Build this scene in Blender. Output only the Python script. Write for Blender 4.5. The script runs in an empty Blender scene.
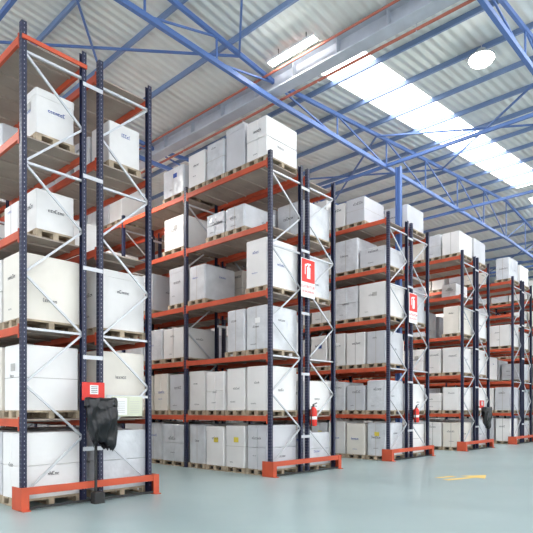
import bpy, math, random
from mathutils import Vector, Matrix
random.seed(7)
sc=bpy.context.scene
try:
    sc.view_settings.view_transform='Standard'
    sc.view_settings.look='None'
except Exception as e: print(e)

# ------------------------------------------------------------------ materials
def mat(name,col,rough=0.5,metal=0.0,var=0.0,vscale=3.0,bump=0.0,bscale=20,emit=None,estr=0,spec=0.5):
    m=bpy.data.materials.new(name); m.use_nodes=True
    nt=m.node_tree; b=nt.nodes['Principled BSDF']
    b.inputs['Base Color'].default_value=(*col,1); b.inputs['Roughness'].default_value=rough
    b.inputs['Metallic'].default_value=metal
    b.inputs['Specular IOR Level'].default_value=spec
    if var>0:
        tc=nt.nodes.new('ShaderNodeTexCoord'); n=nt.nodes.new('ShaderNodeTexNoise'); n.inputs['Scale'].default_value=vscale
        n.inputs['Detail'].default_value=5
        r=nt.nodes.new('ShaderNodeValToRGB')
        r.color_ramp.elements[0].position=0.3; r.color_ramp.elements[1].position=0.7
        r.color_ramp.elements[0].color=(*[max(0,c*(1-var)) for c in col],1)
        r.color_ramp.elements[1].color=(*[min(1,c*(1+var*0.6)) for c in col],1)
        nt.links.new(tc.outputs['Object'],n.inputs['Vector']); nt.links.new(n.outputs['Fac'],r.inputs['Fac'])
        nt.links.new(r.outputs['Color'],b.inputs['Base Color'])
    if bump>0:
        tc=nt.nodes.new('ShaderNodeTexCoord'); n=nt.nodes.new('ShaderNodeTexNoise'); n.inputs['Scale'].default_value=bscale
        bp=nt.nodes.new('ShaderNodeBump'); bp.inputs['Strength'].default_value=bump; bp.inputs['Distance'].default_value=0.02
        nt.links.new(tc.outputs['Object'],n.inputs['Vector']); nt.links.new(n.outputs['Fac'],bp.inputs['Height'])
        nt.links.new(bp.outputs['Normal'],b.inputs['Normal'])
    if emit:
        b.inputs['Emission Color'].default_value=(*emit,1); b.inputs['Emission Strength'].default_value=estr
    return m
M={}
M['post']=mat('upright_navy_steel',(0.013,0.016,0.048),0.45,0.0)
M['hole']=mat('painted_hole_light',(0.24,0.24,0.30),0.6)  # pale dots: light showing through the perforations, painted as colour
M['beam']=mat('beam_orange_paint',(0.56,0.085,0.034),0.55,var=0.18,vscale=2)
M['brace']=mat('galvanised_brace',(0.56,0.57,0.60),0.4,0.3)
M['deck']=mat('shelf_deck_board',(0.40,0.33,0.28),0.8,var=0.18,vscale=1.5)
M['wood']=mat('pallet_wood',(0.44,0.35,0.25),0.85,var=0.35,vscale=6)
M['box0']=mat('white_carton_a',(0.84,0.82,0.81),0.6,var=0.07,vscale=1.2,bump=0.4,bscale=3)
M['box1']=mat('white_carton_b',(0.76,0.74,0.73),0.6,var=0.09,vscale=1.5,bump=0.4,bscale=3)
M['box2']=mat('grey_white_carton',(0.58,0.58,0.61),0.6,var=0.09,vscale=1.5,bump=0.3,bscale=3)
M['box3']=mat('warm_white_carton',(0.78,0.73,0.66),0.6,var=0.07,vscale=1.5,bump=0.4,bscale=3)
M['box4']=mat('film_wrapped_carton',(0.66,0.67,0.70),0.2,var=0.14,vscale=2.5,bump=1.0,bscale=7)
M['seam']=mat('carton_seam_tape',(0.46,0.44,0.42),0.5)
M['ink']=mat('carton_print_ink',(0.08,0.08,0.09),0.7)
M['blue_ink']=mat('carton_print_blue',(0.03,0.08,0.35),0.7)
M['yellow_ink']=mat('carton_label_yellow',(0.75,0.6,0.08),0.7)
M['truss']=mat('truss_blue_paint',(0.095,0.175,0.42),0.5)
M['purlin']=mat('purlin_blue_grey',(0.19,0.27,0.46),0.5)
M['girder']=mat('gutter_girder_grey',(0.50,0.53,0.60),0.5,var=0.1)
M['pipe']=mat('sprinkler_pipe_red',(0.42,0.13,0.09),0.45)
M['red']=mat('sign_red',(0.72,0.03,0.02),0.4)
M['white']=mat('sign_white',(0.85,0.85,0.85),0.4)
M['bag']=mat('black_plastic_bag',(0.006,0.006,0.008),0.3,bump=0.8,bscale=10)
M['black']=mat('black_rubber',(0.02,0.02,0.02),0.6)
M['pouch']=mat('document_pouch',(0.62,0.64,0.50),0.25)
M['yellow']=mat('floor_paint_yellow',(0.80,0.55,0.14),0.5)
M['wall']=mat('wall_panel_paint',(0.60,0.62,0.64),0.7,var=0.04)
M['sky']=mat('skylight_polycarbonate',(0.9,0.95,1.0),0.5,emit=(1.0,0.995,0.98),estr=7)
M['fill_glow']=mat('added_fill_glow',(0.9,0.95,1.0),0.4,emit=(1.0,0.985,0.965),estr=2.4)  # glow for the added panels on the unseen walls
M['lamp']=mat('lamp_glow',(1,1,1),0.4,emit=(1,0.97,0.9),estr=60)
M['alu']=mat('lamp_aluminium',(0.7,0.7,0.72),0.3,0.7)

def floor_mat():
    m=mat('epoxy_floor',(0.5,0.57,0.56),0.3,spec=0.4)
    nt=m.node_tree;b=nt.nodes['Principled BSDF']
    tc=nt.nodes.new('ShaderNodeTexCoord')
    n=nt.nodes.new('ShaderNodeTexNoise');n.inputs['Scale'].default_value=0.5;n.inputs['Detail'].default_value=6
    r=nt.nodes.new('ShaderNodeValToRGB')
    r.color_ramp.elements[0].position=0.25;r.color_ramp.elements[0].color=(0.275,0.360,0.368,1)
    r.color_ramp.elements[1].position=0.75;r.color_ramp.elements[1].color=(0.325,0.410,0.412,1)
    nt.links.new(tc.outputs['Object'],n.inputs['Vector']);nt.links.new(n.outputs['Fac'],r.inputs['Fac'])
    nt.links.new(r.outputs['Color'],b.inputs['Base Color'])
    n2=nt.nodes.new('ShaderNodeTexNoise');n2.inputs['Scale'].default_value=0.8;n2.inputs['Detail'].default_value=3
    mr=nt.nodes.new('ShaderNodeMapRange');mr.inputs['To Min'].default_value=0.26;mr.inputs['To Max'].default_value=0.36
    nt.links.new(tc.outputs['Object'],n2.inputs['Vector']);nt.links.new(n2.outputs['Fac'],mr.inputs['Value'])
    nt.links.new(mr.outputs['Result'],b.inputs['Roughness'])
    return m
M['floor']=floor_mat()
def roof_mat():
    m=mat('corrugated_roof_sheet',(0.66,0.67,0.66),0.55)
    nt=m.node_tree;b=nt.nodes['Principled BSDF']
    tc=nt.nodes.new('ShaderNodeTexCoord')
    w=nt.nodes.new('ShaderNodeTexWave');w.wave_type='BANDS';w.bands_direction='Y';w.inputs['Scale'].default_value=1.3
    w.inputs['Distortion'].default_value=0
    bp=nt.nodes.new('ShaderNodeBump');bp.inputs['Strength'].default_value=0.6;bp.inputs['Distance'].default_value=0.05
    nt.links.new(tc.outputs['Object'],w.inputs['Vector']);nt.links.new(w.outputs['Fac'],bp.inputs['Height'])
    nt.links.new(bp.outputs['Normal'],b.inputs['Normal'])
    n=nt.nodes.new('ShaderNodeTexNoise');n.inputs['Scale'].default_value=0.8;n.inputs['Detail'].default_value=4
    r=nt.nodes.new('ShaderNodeValToRGB')
    r.color_ramp.elements[0].position=0.3;r.color_ramp.elements[0].color=(0.68,0.69,0.66,1)
    r.color_ramp.elements[1].position=0.7;r.color_ramp.elements[1].color=(0.82,0.83,0.79,1)
    nt.links.new(tc.outputs['Object'],n.inputs['Vector']);nt.links.new(n.outputs['Fac'],r.inputs['Fac'])
    nt.links.new(r.outputs['Color'],b.inputs['Base Color'])
    return m
M['roof']=roof_mat()

# ------------------------------------------------------------------ mesh builder
class MB:
    def __init__(s): s.v=[];s.f=[];s.m=[];s.mats=[];s.sm=[]
    def mi(s,k):
        if k not in s.mats: s.mats.append(k)
        return s.mats.index(k)
    def add(s,vs,fs,k,smooth=False):
        o=len(s.v); s.v+= [tuple(v) for v in vs]; i=s.mi(k)
        for f in fs: s.f.append([o+a for a in f]); s.m.append(i); s.sm.append(smooth)
    def box(s,x0,x1,y0,y1,z0,z1,k):
        s.add([(x0,y0,z0),(x1,y0,z0),(x1,y1,z0),(x0,y1,z0),(x0,y0,z1),(x1,y0,z1),(x1,y1,z1),(x0,y1,z1)],
              [(3,2,1,0),(4,5,6,7),(0,1,5,4),(1,2,6,5),(2,3,7,6),(3,0,4,7)],k)
    def cbox(s,x0,x1,y0,y1,z0,z1,k,c=0.015):
        pts=[(x0+c,y0),(x1-c,y0),(x1,y0+c),(x1,y1-c),(x1-c,y1),(x0+c,y1),(x0,y1-c),(x0,y0+c)]
        cx=(x0+x1)/2; cy=(y0+y1)/2
        rings=[]
        for z,i in ((z0,0),(z1-c,0),(z1,c)):
            for (x,y) in pts:
                rings.append((x+(i if x<cx else -i),y+(i if y<cy else -i),z))
        fs=[tuple(range(7,-1,-1)),tuple(range(16,24))]
        for r in range(2):
            for i in range(8):
                j=(i+1)%8; fs.append((r*8+i,r*8+j,r*8+8+j,r*8+8+i))
        s.add(rings,fs,k)
    def bar(s,p,q,w,h,k,up=(0,0,1)):
        p=Vector(p);q=Vector(q);d=(q-p).normalized();u=Vector(up)
        if abs(d.dot(u))>0.98:u=Vector((0,1,0))
        a=d.cross(u).normalized();b=a.cross(d).normalized()
        a=a*w/2;b=b*h/2
        vs=[p-a-b,p+a-b,p+a+b,p-a+b,q-a-b,q+a-b,q+a+b,q-a+b]
        s.add(vs,[(3,2,1,0),(4,5,6,7),(0,1,5,4),(1,2,6,5),(2,3,7,6),(3,0,4,7)],k)
    def cyl(s,p,q,r,k,n=12,r2=None):
        p=Vector(p);q=Vector(q);d=(q-p).normalized();u=Vector((0,0,1))
        if abs(d.dot(u))>0.98:u=Vector((0,1,0))
        a=d.cross(u).normalized();b=a.cross(d).normalized()
        if r2 is None:r2=r
        vs=[p+(a*math.cos(2*math.pi*i/n)+b*math.sin(2*math.pi*i/n))*r for i in range(n)]
        vs+=[q+(a*math.cos(2*math.pi*i/n)+b*math.sin(2*math.pi*i/n))*r2 for i in range(n)]
        s.add(vs,[(i,(i+1)%n,n+(i+1)%n,n+i) for i in range(n)],k,True)
        s.add(vs,[tuple(range(n-1,-1,-1)),tuple(range(n,2*n))],k)
    def lathe(s,c,prof,k,n=20):
        vs=[]
        for (r,z) in prof:
            for i in range(n):
                t=2*math.pi*i/n; vs.append((c[0]+r*math.cos(t),c[1]+r*math.sin(t),c[2]+z))
        fs=[]
        for j in range(len(prof)-1):
            for i in range(n):
                fs.append((j*n+i,j*n+(i+1)%n,(j+1)*n+(i+1)%n,(j+1)*n+i))
        s.add(vs,fs,k,True)
        s.add(vs,[tuple(range(n-1,-1,-1)),tuple(range((len(prof)-1)*n,len(prof)*n))],k)
    def obj(s,name,parent=None):
        me=bpy.data.meshes.new(name);me.from_pydata(s.v,[],s.f)
        for k in s.mats: me.materials.append(M[k])
        me.polygons.foreach_set('material_index',s.m)
        me.polygons.foreach_set('use_smooth',s.sm)
        me.update()
        o=bpy.data.objects.new(name,me);sc.collection.objects.link(o)
        if parent:o.parent=parent
        return o
def empty(name):
    e=bpy.data.objects.new(name,None);sc.collection.objects.link(e);e.empty_display_size=0.3;return e

# ------------------------------------------------------------------ constants
Y0=9.0; BAY=3.3; NB=5; H=8.08
LV=[1.50,3.05,4.63,6.28,7.87]
XS=[3.75,9.80,15.45,21.2,27.0,32.8]
FDS=[1.15,1.26,1.30,1.30,1.28,1.28]; FLS=[0.25,0.20,0.22,0.22,0.22,0.22]
FD=1.10; FL=0.20

def upright(mb,x,y,flip,dots):
    w=0.10;d=0.085;t=0.012
    x0,x1=(x,x+d) if not flip else (x-d,x)
    mb.box(x0,x1,y,y+t,0,H,'post')
    mb.box(x0,x1,y+w-t,y+w,0,H,'post')
    wx=(x0,x0+t) if not flip else (x1-t,x1)
    mb.box(wx[0],wx[1],y+t,y+w-t,0,H,'post')
    mb.box(x0-0.03,x1+0.03,y-0.03,y+w+0.03,0,0.012,'post')
    if dots:
        z=0.15
        e=0.0015
        while z<H-0.05:
            cx=(x0+x1)/2
            mb.add([(cx-0.007,y-e,z),(cx+0.007,y-e,z),(cx+0.007,y-e,z+0.024),(cx-0.007,y-e,z+0.024)],[(0,1,2,3)],'hole')
            fx=x0-e if not flip else x1+e
            for yy in (y+0.028,y+0.072):
                mb.add([(fx,yy+0.007,z),(fx,yy-0.007,z),(fx,yy-0.007,z+0.024),(fx,yy+0.007,z+0.024)],[(0,1,2,3)],'hole')
            z+=0.075
def frame(mb,x,y,dots,ph):
    upright(mb,x,y,False,dots); upright(mb,x+FD,y,True,dots)
    a=x+0.05;b=x+FD-0.05;yy=y+0.05
    zs=[0.25]
    while zs[-1]+0.92<H-0.15: zs.append(zs[-1]+0.92)
    for i,z in enumerate(zs):
        if i in (0,len(zs)-1) or i%3==0: mb.box(a,b,yy-0.02,yy+0.02,z-0.02,z+0.02,'brace')
        if i<len(zs)-1:
            p,q=(a,b) if (i+ph)%2==0 else (b,a)
            mb.bar((p,yy,z),(q,yy,zs[i+1]),0.03,0.036,'brace')
def word(mb,face,c,u0,z,h,n,k):
    u=u0
    for i in range(n):
        w=h*random.choice((0.35,0.5,0.55,0.6)); hh=h*random.choice((0.62,0.62,0.7,1.0))
        for (a,b,zz0,zz1) in ((0,w*0.3,0,hh),(w*0.3,w,hh-h*0.16,hh),(w*0.3,w,0,h*0.14)) if random.random()<0.6 else ((0,w*0.3,0,hh),(w*0.7,w,0,h*0.62),(w*.3,w*.7,h*.4,h*.58)):
            if face=='x':
                mb.add([(c,u-a,z+zz0),(c,u-b,z+zz0),(c,u-b,z+zz1),(c,u-a,z+zz1)],[(0,1,2,3)],k)
            else:
                mb.add([(u+a,c,z+zz0),(u+b,c,z+zz0),(u+b,c,z+zz1),(u+a,c,z+zz1)],[(0,1,2,3)],k)
        u+= (w+h*0.14)*(-1 if face=='x' else 1)
def load(mb,xf,xb,y0,y1,z,h,detail=True,kind=None):
    z+=0.002
    px0,px1,py0,py1=xf,xb,y0,y1
    for xx in (px0,(px0+px1)/2-0.05,px1-0.10):
        mb.box(xx,xx+0.10,py0,py1,z,z+0.02,'wood')
        for yy in (py0,(py0+py1)/2-0.06,py1-0.12):
            mb.box(xx,xx+0.10,yy,yy+0.12,z+0.02,z+0.105,'wood')
    mb.box(px0,px1,py0,py0+0.12,z+0.105,z+0.14,'wood')
    mb.box(px0,px1,(py0+py1)/2-0.06,(py0+py1)/2+0.06,z+0.105,z+0.14,'wood')
    mb.box(px0,px1,py1-0.12,py1,z+0.105,z+0.14,'wood')
    mb.box(px0,px1,py0+0.15,(py0+py1)/2-0.09,z+0.12,z+0.14,'wood')
    mb.box(px0,px1,(py0+py1)/2+0.09,py1-0.15,z+0.12,z+0.14,'wood')
    zb=z+0.142
    k=kind or random.choice(['box0','box0','box1','box1','box2','box3','box4','box4'])
    j=random.uniform(0.0,0.04)
    bx0,bx1,by0,by1=xf+j,xb-j,y0+0.01+j,y1-0.01-j
    st=random.random()
    if st<0.10:
        hm=zb+h*0.5; ym=(by0+by1)/2+random.uniform(-.05,.05)
        for za,zz in ((zb,hm-0.003),(hm+0.003,zb+h)):
            mb.cbox(bx0,bx1,by0,ym-0.004,za,zz,k); mb.cbox(bx0,bx1,ym+0.004,by1,za,zz,k)
    else:
        mb.cbox(bx0,bx1,by0,by1,zb,zb+h,k,0.015 if k!='box4' else 0.035)
        if st<0.4 and k!='box4':
            mb.cbox(bx0-0.008,bx1+0.008,by0-0.008,by1+0.008,zb+h-0.13,zb+h+0.006,k)
        elif st<0.65:
            c=(by0+by1)/2
            mb.add([(bx0-0.002,c+0.012,zb),(bx0-0.002,c-0.012,zb),(bx0-0.002,c-0.012,zb+h),(bx0-0.002,c+0.012,zb+h)],[(0,1,2,3)],'seam')
        elif st<0.8:
            zz=zb+h*0.5
            mb.box(bx0-0.003,bx1+0.003,by0-0.003,by1+0.003,zz-0.006,zz+0.006,'seam')
    if detail:
        ik='ink' if random.random()<0.88 else 'blue_ink'
        W=by1-by0
        if random.random()<0.9:
            word(mb,'x',bx0-0.0105,by0+W*random.uniform(0.6,0.75),zb+h*random.uniform(0.45,0.8),random.choice((.055,.07,.085)),random.choice((5,6,7)),ik)
        if random.random()<0.6:
            word(mb,'x',bx0-0.0105,by0+W*random.uniform(0.6,0.8),zb+h*random.uniform(0.1,0.3),0.035,random.choice((6,8,9)),ik)
        if random.random()<0.75:
            word(mb,'y',by0-0.0105,bx0+(bx1-bx0)*random.uniform(0.3,0.55),zb+h*random.uniform(0.25,0.7),0.065,random.choice((5,6,7)),ik)
        if random.random()<0.25:
            c=by0+W*.3;zz=zb+h*.6
            mb.add([(bx0-0.0105,c+.18,zz),(bx0-0.0105,c,zz),(bx0-0.0105,c,zz+.13),(bx0-0.0105,c+.18,zz+.13)],[(0,1,2,3)],
                   random.choice(['blue_ink','seam','white']) if z>0.5 else 'yellow_ink')

for r,X in enumerate(XS):
    FD=FDS[r];FL=FLS[r]
    rack=empty('pallet_rack')
    fr=MB();bm=MB();dk=MB()
    sides=[X,X+FD+FL]
    for s,x in enumerate(sides):
        for b in range(NB+1):
            frame(fr,x,Y0+b*BAY,(b==0 and r<3) or (b==1 and r==1),s)
        for b in range(NB):
            ya=Y0+b*BAY+0.10; yb=Y0+(b+1)*BAY
            for z in LV:
                for xx in (x-0.005,x+FD-0.045):
                    bm.box(xx,xx+0.05,ya,yb,z-0.13,z,'beam')
                    bm.box(xx-0.004,xx+0.054,ya,ya+0.045,z-0.2,z+0.035,'beam')
                    bm.box(xx-0.004,xx+0.054,yb-0.045,yb,z-0.2,z+0.035,'beam')
                n=4; L=(yb-ya-0.1)/n
                for i in range(n):
                    dk.box(x+0.048,x+FD-0.048,ya+0.05+i*L+0.006,ya+0.05+(i+1)*L-0.006,z-0.03,z-0.004,'deck')
                    yc=ya+0.05+(i+0.5)*L
                    dk.box(x+0.046,x+FD-0.046,yc-0.02,yc+0.02,z-0.06,z-0.03,'deck')
    for b in range(NB+1):
        for z in (0.95,2.6,4.2,5.85,7.5):
            fr.box(X+FD-0.07,X+FD+FL+0.07,Y0+b*BAY-0.012,Y0+b*BAY-0.002,z-0.035,z+0.035,'brace')
    fr.obj('upright_frames',rack);bm.obj('load_beams',rack);dk.obj('shelf_decks',rack)
    if r==0:
        t=MB(); t.box(X,X+FD,Y0-0.03,Y0-0.003,7.77,7.84,'beam'); t.obj('top_end_beam',rack)
    g=MB()
    W=2*FD+FL
    ye=Y0-0.14
    for xx,sg in ((X-0.07,1),(X+W+0.07,-1)):
        a,b=(xx,xx+0.012) if sg==1 else (xx-0.012,xx)
        g.box(a,b,ye,Y0+0.22,0,0.38,'beam')
        a2,b2=(xx,xx+0.13) if sg==1 else (xx-0.13,xx)
        g.box(a2,b2,ye-0.012,ye,0,0.38,'beam')
        g.box(a2,b2,ye-0.08,ye+0.10,0,0.015,'beam')
    g.box(X-0.05,X+W+0.05,ye,ye+0.05,0.26,0.38,'beam')
    g.box(X-0.05,X+W+0.05,ye,ye+0.04,0.02,0.06,'black')
    g.obj('end_guard_rail',rack)

    lb=MB()
    zl=[0.0]+LV
    for s,x in enumerate(sides):
        for b in range(NB):
            ya=Y0+b*BAY+0.13; yb=Y0+(b+1)*BAY-0.03
            if s==1 and b>2: continue
            for li,z in enumerate(zl):
                detail=(s==0 and r<4 and b<2) or b==0
                n=4 if random.random()<0.6 else 3
                if b==0 and li<2:n=4
                if r==0 and b==0 or (r==1 and b==0 and s==0):n=4
                w=(yb-ya)/n
                hb=random.choice((1.1,1.1,1.02,0.92))
                for i in range(n):
                    prob=[0.97,0.95,0.90,0.82,0.65,0.75][li]
                    on=random.random()<prob
                    h=hb*random.uniform(0.95,1.03)
                    y_a=ya+i*w+0.015; y_b=ya+(i+1)*w-0.015
                    xf=x+0.02;xb=x+FD-0.02
                    kd=None
                    if li>=4: h=random.uniform(0.65,1.1)
                    if li>0 and random.random()<0.15: h*=0.8
                    if r==0 and b==0:
                        if li<3: h=1.12
                        if s==0:
                            on=True
                            if li==3: h=0.70; on=i in(0,1,3)
                            if li==4: h=0.78; on=i in(0,2)
                            if li==5: on=False
                            if li==2 and i==0: kd='box3'
                            if li==1 and i==0: kd='box0'
                        else:
                            on= li<3 or (li==3 and i>1)
                            if li==5: on=False
                        if li in(3,4): xb-=0.10;xf+=0.30;y_a+=.05
                    if r==1 and b==0 and s==0:
                        if li<2: on=True;h=[1.12,1.1,1.05,1.1][i]
                        if li==3: on=(i==0 or i==3)
                        if li==4: on=(i in(1,2)); h=0.6
                        if li==2: on=(i<2);h=1.1
                        if li==5: on=True; h=[1.0,1.1,0.98,0.92][i]
                        if li==3 and i==0: h=1.2
                    if r==1 and b==0 and s==1 and li==5: on=i>2
                    if r==2 and b==0 and s==0: on=True
                    if r>=2 and li==5 and s==0 and b<3: on=random.random()<0.85; h=random.uniform(.8,1.15)
                    if s==1 and li==4 and b==0: on=random.random()<0.4
                    if on: load(lb,xf,xb,y_a,y_b,z,h,detail,kd)
    lb.obj('palletised_cartons')

# ------------------------------------------------------------------ room shell
XW0,XW1,YW0,YW1=-14.0,46.0,-9.0,27.5
def roofz(x):
    if x<10.8: 
        return 10.75+min(10.8-x,12.4)*0.10-max(0,(10.8-12.4)-x)*0.10
    return 10.75+min(x-10.8,17.6)*0.10-max(0,x-28.4)*0.10
fl=MB();fl.box(XW0,XW1,YW0,YW1,-0.2,0.0,'floor');fl.obj('floor')
knots=[XW0,-1.6,10.8,28.4,XW1]
strips=[(7.6+5.5*i,9.0+5.5*i) for i in range(-3,4)]
strips=[s for s in strips if s[0]>YW0 and s[1]<YW1]
def lit(i,a):  # strips outside the view are added to light the rack faces
    if a<7: return True
    if i in(2,3): return a<8
    return i==0
rf=MB();sk=MB()
def slab(mb,x0,x1,y0,y1,k,t=0.06):
    z0,z1=roofz(x0),roofz(x1)
    mb.add([(x0,y0,z0),(x1,y0,z1),(x1,y1,z1),(x0,y1,z0),(x0,y0,z0+t),(x1,y0,z1+t),(x1,y1,z1+t),(x0,y1,z0+t)],
       [(3,2,1,0),(4,5,6,7),(0,1,5,4),(1,2,6,5),(2,3,7,6),(3,0,4,7)],k)
ys=[YW0]
for a,b in strips: ys+= [a,b]
ys.append(YW1)
for i in range(4):
    x0,x1=knots[i],knots[i+1]
    for j in range(0,len(ys),2): slab(rf,x0,x1,ys[j],ys[j+1],'roof')
    lo=x0+0.9 if i in(0,2) else x0+0.8; hi=x1-0.9
    for a,b in strips:
        if not lit(i,a):
            slab(rf,x0,x1,a,b,'roof'); continue
        slab(rf,x0,lo,a,b,'roof');slab(rf,hi,x1,a,b,'roof')
        L=2.4;x=lo
        while x<hi-0.1:
            e=min(x+L,hi); slab(sk,x+0.03,e-0.03,a,b,'sky'); slab(rf,x-0.03,x+0.03,a,b,'roof'); x=e
        slab(rf,hi-0.03,hi,a,b,'roof')
rf.obj('ceiling');sk.obj('window_1')

wl=MB();wl.box(XW0-0.2,XW1+0.2,YW1,YW1+0.2,-0.2,13,'wall');wl.obj('wall_back')
wl=MB();wl.box(XW1,XW1+0.2,YW0,YW1,-0.2,13,'wall');wl.obj('wall_right')
wl=MB();wl.box(XW0-0.2,XW0,YW0,YW1,-0.2,13,'wall');wl.obj('wall_left')
wl=MB();wl.box(XW0-0.2,XW1+0.2,YW0-0.2,YW0,-0.2,13,'wall');wl.obj('wall_front')
fill_mb=MB()  # glowing panels added on the unseen front wall to brighten rack ends
x=XW0+1
while x<XW1-5:
    fill_mb.box(x,x+4.4,YW0+0.0,YW0+0.04,1.2,9.2,'fill_glow')
    for xx in (x,x+2.2,x+4.4): fill_mb.box(xx-0.04,xx+0.04,YW0,YW0+0.08,1.15,9.25,'brace')
    for zz in (1.2,5.2,9.2): fill_mb.box(x,x+4.4,YW0,YW0+0.08,zz-0.04,zz+0.04,'brace')
    x+=5.5
fill_mb.obj('added_fill_panels_front')
fill_mb=MB()  # more added glow panels, unseen on the left wall, as fill light
y=YW0+1
while y<YW1-5:
    fill_mb.box(XW0,XW0+0.04,y,y+4.4,1.2,9.2,'fill_glow')
    for yy in (y,y+2.2,y+4.4): fill_mb.box(XW0,XW0+0.08,yy-0.04,yy+0.04,1.15,9.25,'brace')
    y+=5.5
fill_mb.obj('added_fill_panels_left')

pu=MB()
for i in range(4):
    x0,x1=knots[i],knots[i+1]
    n=max(1,int(round((x1-x0)/1.6)))
    for j in range(1,n):
        x=x0+(x1-x0)*j/n; z=roofz(x)
        pu.box(x-0.03,x+0.03,YW0+.05,YW1-.05,z-0.14,z-0.004,'purlin')
pu.obj('roof_purlins')
ty=[9.8+5.5*i for i in range(-3,4)]
for y in ty:
    if y<YW0+.5 or y>YW1-.3: continue
    t=MB()
    for (xa,xr,xb) in ((-14+.1,-1.6,10.8),(10.8,28.4,46-.1)):
        zb=10.02
        def bz(x): return zb+0.02*min(abs(x-xa),abs(xb-x))
        t.bar((xa,y,bz(xa)),(xr,y,bz(xr)),0.10,0.12,'truss');t.bar((xr,y,bz(xr)),(xb,y,bz(xb)),0.10,0.12,'truss')
        t.bar((xa,y,roofz(xa)-0.25),(xr,y,roofz(xr)-0.25),0.08,0.11,'truss');t.bar((xr,y,roofz(xr)-0.25),(xb,y,roofz(xb)-0.25),0.08,0.11,'truss')
        n=12
        for i in range(n+1):
            x=xa+(xb-xa)*i/n
            if 0<i<n: t.bar((x,y,bz(x)),(x,y,roofz(x)-0.27),0.04,0.04,'truss')
            if i<n:
                x2=xa+(xb-xa)*(i+1)/n
                if i<n/2: t.bar((x,y,roofz(x)-0.27),(x2,y,bz(x2)),0.04,0.04,'truss')
                else: t.bar((x,y,bz(x)),(x2,y,roofz(x2)-0.27),0.04,0.04,'truss')
    t.obj('roof_truss')
br=MB()
for x0 in (4.5,16.0,34.0):
    for y in ty[:-1]:
        if y+5.5>YW1: continue
        z0=roofz(x0)-0.3;z1=roofz(x0+5)-0.3
        br.bar((x0,y,z0),(x0+5,y+5.5,z1),0.05,0.05,'truss');br.bar((x0+5,y,z1),(x0,y+5.5,z0),0.05,0.05,'truss')
for x in (4.6,16.6,22.4,34.0):
    br.box(x-0.04,x+0.04,YW0+.05,YW1-.05,10.1,10.2,'truss')
br.obj('roof_wind_bracing')
g=MB()
ga,gb=YW0+.12,YW1-.05
g.box(10.58,11.02,ga,gb,10.60,10.64,'girder');g.box(10.78,10.82,ga,gb,10.22,10.60,'girder');g.box(10.62,10.98,ga,gb,10.18,10.22,'girder')
y=ga
while y<gb-1:
    g.box(10.64,10.96,y,y+0.02,10.22,10.60,'girder'); y+=1.375
g.obj('valley_gutter_girder')
p=MB()
p.cyl((11.06,ga,10.12),(11.06,gb,10.12),0.035,'pipe');p.cyl((10.4,ga,10.45),(10.4,gb,10.45),0.03,'pipe')
y=YW0+1
while y<gb:
    p.cyl((11.06,y,10.12),(11.06,y,10.6),0.01,'brace',6); p.cyl((11.06,y,10.05),(11.06,y,10.12),0.02,'alu',8); y+=2.75
p.obj('sprinkler_pipe')
c=MB()
for (x) in (-14+0.3,46-0.3):
    for y in ty:
        if y<YW0+.5 or y>YW1-.3: continue
        c.box(x-0.15,x+0.15,y-0.15,y-0.13,0,10.2,'truss');c.box(x-0.15,x+0.15,y+0.13,y+0.15,0,10.2,'truss');c.box(x-0.01,x+0.01,y-0.13,y+0.13,0,10.2,'truss')
c.obj('steel_columns')
c=MB()
cx=XS[2]+FDS[2]+0.03
c.box(cx,cx+.16,9.35,9.37,0,10.1,'truss');c.box(cx,cx+.16,9.51,9.53,0,10.1,'truss');c.box(cx+.07,cx+.09,9.37,9.51,0,10.1,'truss')
c.obj('steel_column')

# ------------------------------------------------------------------ lamps
def highbay(x,y,z,pw=500,R=0.25):
    m=MB();top=roofz(x)-0.01
    m.cyl((x,y,z+0.25),(x,y,top),0.012,'alu',6)
    m.lathe((x,y,z),[(R*1.1,0.0),(R*1.1,0.05),(R*0.7,0.09),(0.11,0.12),(0.11,0.24),(0.05,0.27)],'alu',24)
    m.lathe((x,y,z-0.16),[(0.03,0.0),(R*0.5,0.02),(R*0.85,0.08),(R*1.02,0.16)],'lamp',24)
    o=m.obj('high_bay_lamp')
    l=bpy.data.lights.new('bulb','SPOT');l.energy=pw;l.color=(1,0.98,0.94);l.shadow_soft_size=0.25;l.spot_size=math.radians(150);l.spot_blend=0.6
    lo=bpy.data.objects.new('bulb',l);sc.collection.objects.link(lo);lo.location=(x,y,z-0.45);lo.parent=o
highbay(13.85,5.4,10.62,300,0.30)
highbay(12.9,16.8,9.9,500,0.3)
for (x,y) in ((7.9,14.5),(7.9,21.5),(2.0,15),(14.0,22.5),(19.7,14.5),(19.7,22),(25.5,14.5),(25.5,22),(31,14.5)):  # extra lamps added to brighten the deep aisles
    highbay(x,y,9.4,850)
f=MB()
f.box(10.1,10.3,7.9,9.4,10.52,10.58,'white');f.cyl((10.15,7.95,10.49),(10.15,9.35,10.49),0.02,'lamp');f.cyl((10.25,7.95,10.49),(10.25,9.35,10.49),0.02,'lamp')
f.cyl((10.2,8.2,10.58),(10.2,8.2,10.79),0.01,'black',6);f.cyl((10.2,9.1,10.58),(10.2,9.1,10.79),0.01,'black',6)
f.obj('fluorescent_lamp')

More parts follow.
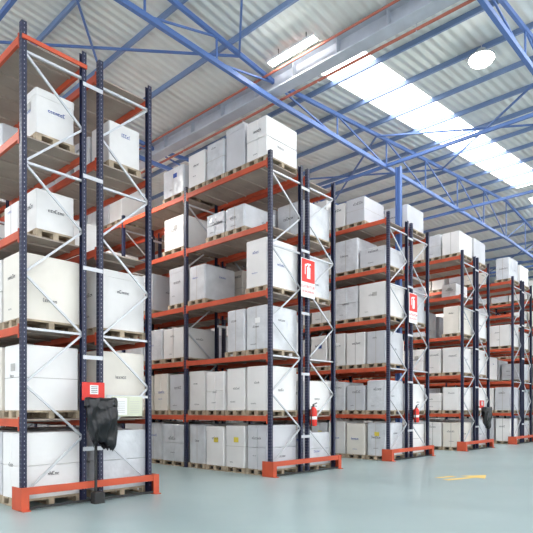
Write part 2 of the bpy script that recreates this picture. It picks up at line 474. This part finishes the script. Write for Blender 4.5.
# ------------------------------------------------------------------ signs, extinguishers, bags
def text(body,size,loc,rot,k,parent,ext=0.001):
    cu=bpy.data.curves.new('lettering','FONT');cu.body=body;cu.size=size;cu.extrude=ext;cu.align_x='CENTER';cu.align_y='CENTER'
    cu.materials.append(M[k]);o=bpy.data.objects.new('lettering',cu);sc.collection.objects.link(o);o.location=loc;o.rotation_euler=rot;o.parent=parent
def fire_sign(x):
    e=empty('fire_extinguisher_sign'); m=MB();y=Y0-0.055;z0=4.62
    m.cbox(x-0.29,x+0.29,y-0.012,y,z0,z0+1.02,'white',0.004)
    m.box(x-0.27,x+0.27,y-0.016,y-0.010,z0+0.40,z0+1.0,'red')
    m.box(x-0.06,x+0.08,y-0.019,y-0.014,z0+0.50,z0+0.80,'white')
    m.box(x-0.02,x+0.04,y-0.019,y-0.014,z0+0.80,z0+0.86,'white')
    m.box(x-0.06,x+0.10,y-0.019,y-0.014,z0+0.86,z0+0.90,'white')
    m.box(x-0.12,x-0.06,y-0.019,y-0.014,z0+0.82,z0+0.88,'white')
    m.box(x-0.15,x-0.12,y-0.019,y-0.014,z0+0.60,z0+0.86,'white')
    m.box(x-0.02,x+0.02,y,Y0-0.013,z0+0.2,z0+0.25,'brace');m.box(x-0.02,x+0.02,y,Y0-0.013,z0+0.8,z0+0.85,'brace')
    m.obj('sign_board',e)
    text('EXTINTOR',0.115,(x,y-0.014,z0+0.28),(math.pi/2,0,0),'red',e)
    text('DE INCENDIOS',0.075,(x,y-0.014,z0+0.15),(math.pi/2,0,0),'red',e)
fire_sign(XS[1]+1.40);fire_sign(XS[2]+1.50)
def extinguisher(x):
    e=empty('fire_extinguisher');m=MB();y=Y0-0.13;z=1.22
    m.lathe((x,y,z),[(0.03,0),(0.085,0.01),(0.095,0.04),(0.095,0.38),(0.085,0.44),(0.05,0.49),(0.03,0.51)],'red')
    m.lathe((x,y,z),[(0.097,0.18),(0.097,0.26)],'white')
    m.cyl((x,y,z+0.5),(x,y,z+0.57),0.025,'black')
    m.bar((x-0.02,y,z+0.57),(x+0.14,y,z+0.62),0.03,0.02,'black');m.bar((x-0.02,y,z+0.54),(x+0.13,y,z+0.53),0.03,0.015,'black')
    pts=[(x-0.02,y-0.01,z+0.54),(x-0.10,y-0.02,z+0.52),(x-0.14,y-0.03,z+0.42),(x-0.13,y-0.03,z+0.25),(x-0.12,y-0.03,z+0.1)]
    for a,b in zip(pts,pts[1:]): m.cyl(a,b,0.014,'black',8)
    m.cyl(pts[-1],(x-0.12,y-0.03,z+0.0),0.018,'black',8,0.03)
    m.box(x-0.05,x+0.05,y+0.09,Y0-0.012,z+0.1,z+0.45,'black')
    m.obj('extinguisher_body',e)
extinguisher(XS[1]+1.54);extinguisher(XS[2]+1.6)

def trash(x,y,zt,stand=True):
    e=empty('garbage_bag_holder')
    m=MB();n=96;rings=30;vs=[];rnd=random.Random(3)
    ph=[rnd.uniform(0,6.28) for _ in range(6)]
    for j in range(rings+1):
        t=j/rings
        hw=0.27+0.035*math.sin(t*math.pi*0.9)-0.05*t      # half width
        hd=0.165*(1-t)+0.065*t+0.03*math.sin(t*math.pi)    # half depth: limp, flattening downwards
        if t>0.92: hw*=1-(t-0.92)*1.5; hd*=1-(t-0.92)*6
        for i in range(n):
            a=2*math.pi*i/n
            ca,sa=math.cos(a),math.sin(a)
            fold=(0.07*math.sin(8*a+ph[0]+0.9*t)+0.05*math.sin(13*a+ph[1]-1.3*t)+0.03*math.sin(21*a+ph[2]))*(0.35+0.75*t)
            sx=math.copysign(abs(ca)**0.8,ca)
            X_=hw*sx*(1+0.35*fold)+0.05*t+0.012*math.sin(9*t+2*a)
            Y_=hd*sa*(1+1.6*fold)+0.02*math.sin(11*t+3*a+ph[3])
            length=0.80+0.06*math.sin(3*a+ph[4])+0.05*ca+0.02*math.sin(17*a)
            vs.append((x+X_,y+Y_,zt-length*t))
    fs=[(j*n+i,(j+1)*n+i,(j+1)*n+(i+1)%n,j*n+(i+1)%n) for j in range(rings) for i in range(n)]
    m.add(vs,fs,'bag',True)
    # pinched hem closing the bottom
    base=rings*n
    hem=[vs[base+i] for i in range(n)]
    cz=sum(v[2] for v in hem)/n-0.02
    m.add(hem+[(v[0],y+(v[1]-y)*0.05,v[2]-0.02) for v in hem],[(i,n+i,n+(i+1)%n,(i+1)%n) for i in range(n)],'bag',True)
    vs=[]
    for (dr,z) in ((0.0,0.0),(0.02,0.015),(0.035,-0.04),(0.035,-0.14)):
        for i in range(n):
            a=2*math.pi*i/n;w=1+0.04*math.sin(8*a+ph[1])+0.02*math.sin(13*a+z*40)
            vs.append((x+(0.24*w+dr)*math.cos(a)*1.08,y+(0.155*w+dr)*math.sin(a),zt+z+0.02*math.sin(3*a+ph[4])+0.02*math.sin(11*a)*(z<-.05)))
    m.add(vs,[(j*n+i,j*n+(i+1)%n,(j+1)*n+(i+1)%n,(j+1)*n+i) for j in range(3) for i in range(n)],'bag',True)
    m.obj('plastic_bag',e)
    h=MB()
    h.cbox(x-0.26,x+0.17,y+0.17,y+0.20,zt-0.02,zt+0.30,'red',0.006)
    h.box(x-0.12,x+0.04,y+0.164,y+0.172,zt+0.09,zt+0.25,'white')
    for k in range(4): h.box(x-0.10,x+0.02,y+0.160,y+0.165,zt+0.12+k*0.032,zt+0.13+k*0.032,'ink')
    h.box(x-0.03,x+0.01,y+0.20,Y0-0.013,zt+0.0,zt+0.05,'black')
    for i in range(20):
        a=2*math.pi*i/20;b=2*math.pi*(i+1)/20
        h.cyl((x+0.25*math.cos(a),y+0.15*math.sin(a),zt+0.01),(x+0.25*math.cos(b),y+0.15*math.sin(b),zt+0.01),0.01,'black',6)
    if stand:
        h.box(x-0.02,x+0.02,y+0.165,y+0.195,0.0,zt,'black')
        h.cbox(x-0.10,x+0.10,y+0.03,y+0.195,0.0,0.20,'black')
    h.obj('bag_holder_frame',e)
trash(4.96,Y0-0.40,1.84)
trash(XS[3]+1.42,Y0-0.40,1.75,False)
d=MB();d.cbox(5.40,6.06,Y0-0.035,Y0-0.015,1.53,1.91,'pouch',0.004)
d.box(5.43,5.71,Y0-0.040,Y0-0.034,1.56,1.88,'white');d.box(5.75,6.03,Y0-0.040,Y0-0.034,1.56,1.88,'pouch')
for i in range(7):
    d.box(5.46,5.67,Y0-0.043,Y0-0.039,1.60+i*0.035,1.608+i*0.035,'seam');d.box(5.78,5.99,Y0-0.043,Y0-0.039,1.60+i*0.035,1.608+i*0.035,'seam')
d.box(5.30,6.20,Y0-0.015,Y0-0.002,1.88,1.93,'brace')
d.obj('document_pouch')
a=MB()
def q(pts): a.add([(x,y,0.003) for x,y in pts],[tuple(range(len(pts)))],'yellow')
q([(12.15,5.50),(13.15,5.20),(13.22,5.36),(12.2,5.68)])
q([(13.05,5.0),(13.8,5.26),(13.2,5.68)])
q([(12.4,5.85),(13.0,5.68),(13.03,5.82),(12.43,6.0)])
a.obj('floor_arrow_marking')

# ------------------------------------------------------------------ camera
cam=bpy.data.cameras.new('camera');co=bpy.data.objects.new('camera',cam);sc.collection.objects.link(co)
cam.sensor_width=36;cam.lens=540/533*36;cam.shift_y=143.5/533
co.location=(0,0,1.65);co.rotation_euler=(math.pi/2,0,math.radians(43-90))
sc.camera=co
w=bpy.data.worlds.new('daylight');sc.world=w;w.use_nodes=True
w.node_tree.nodes['Background'].inputs[0].default_value=(0.8,0.88,1,1);w.node_tree.nodes['Background'].inputs[1].default_value=1.0
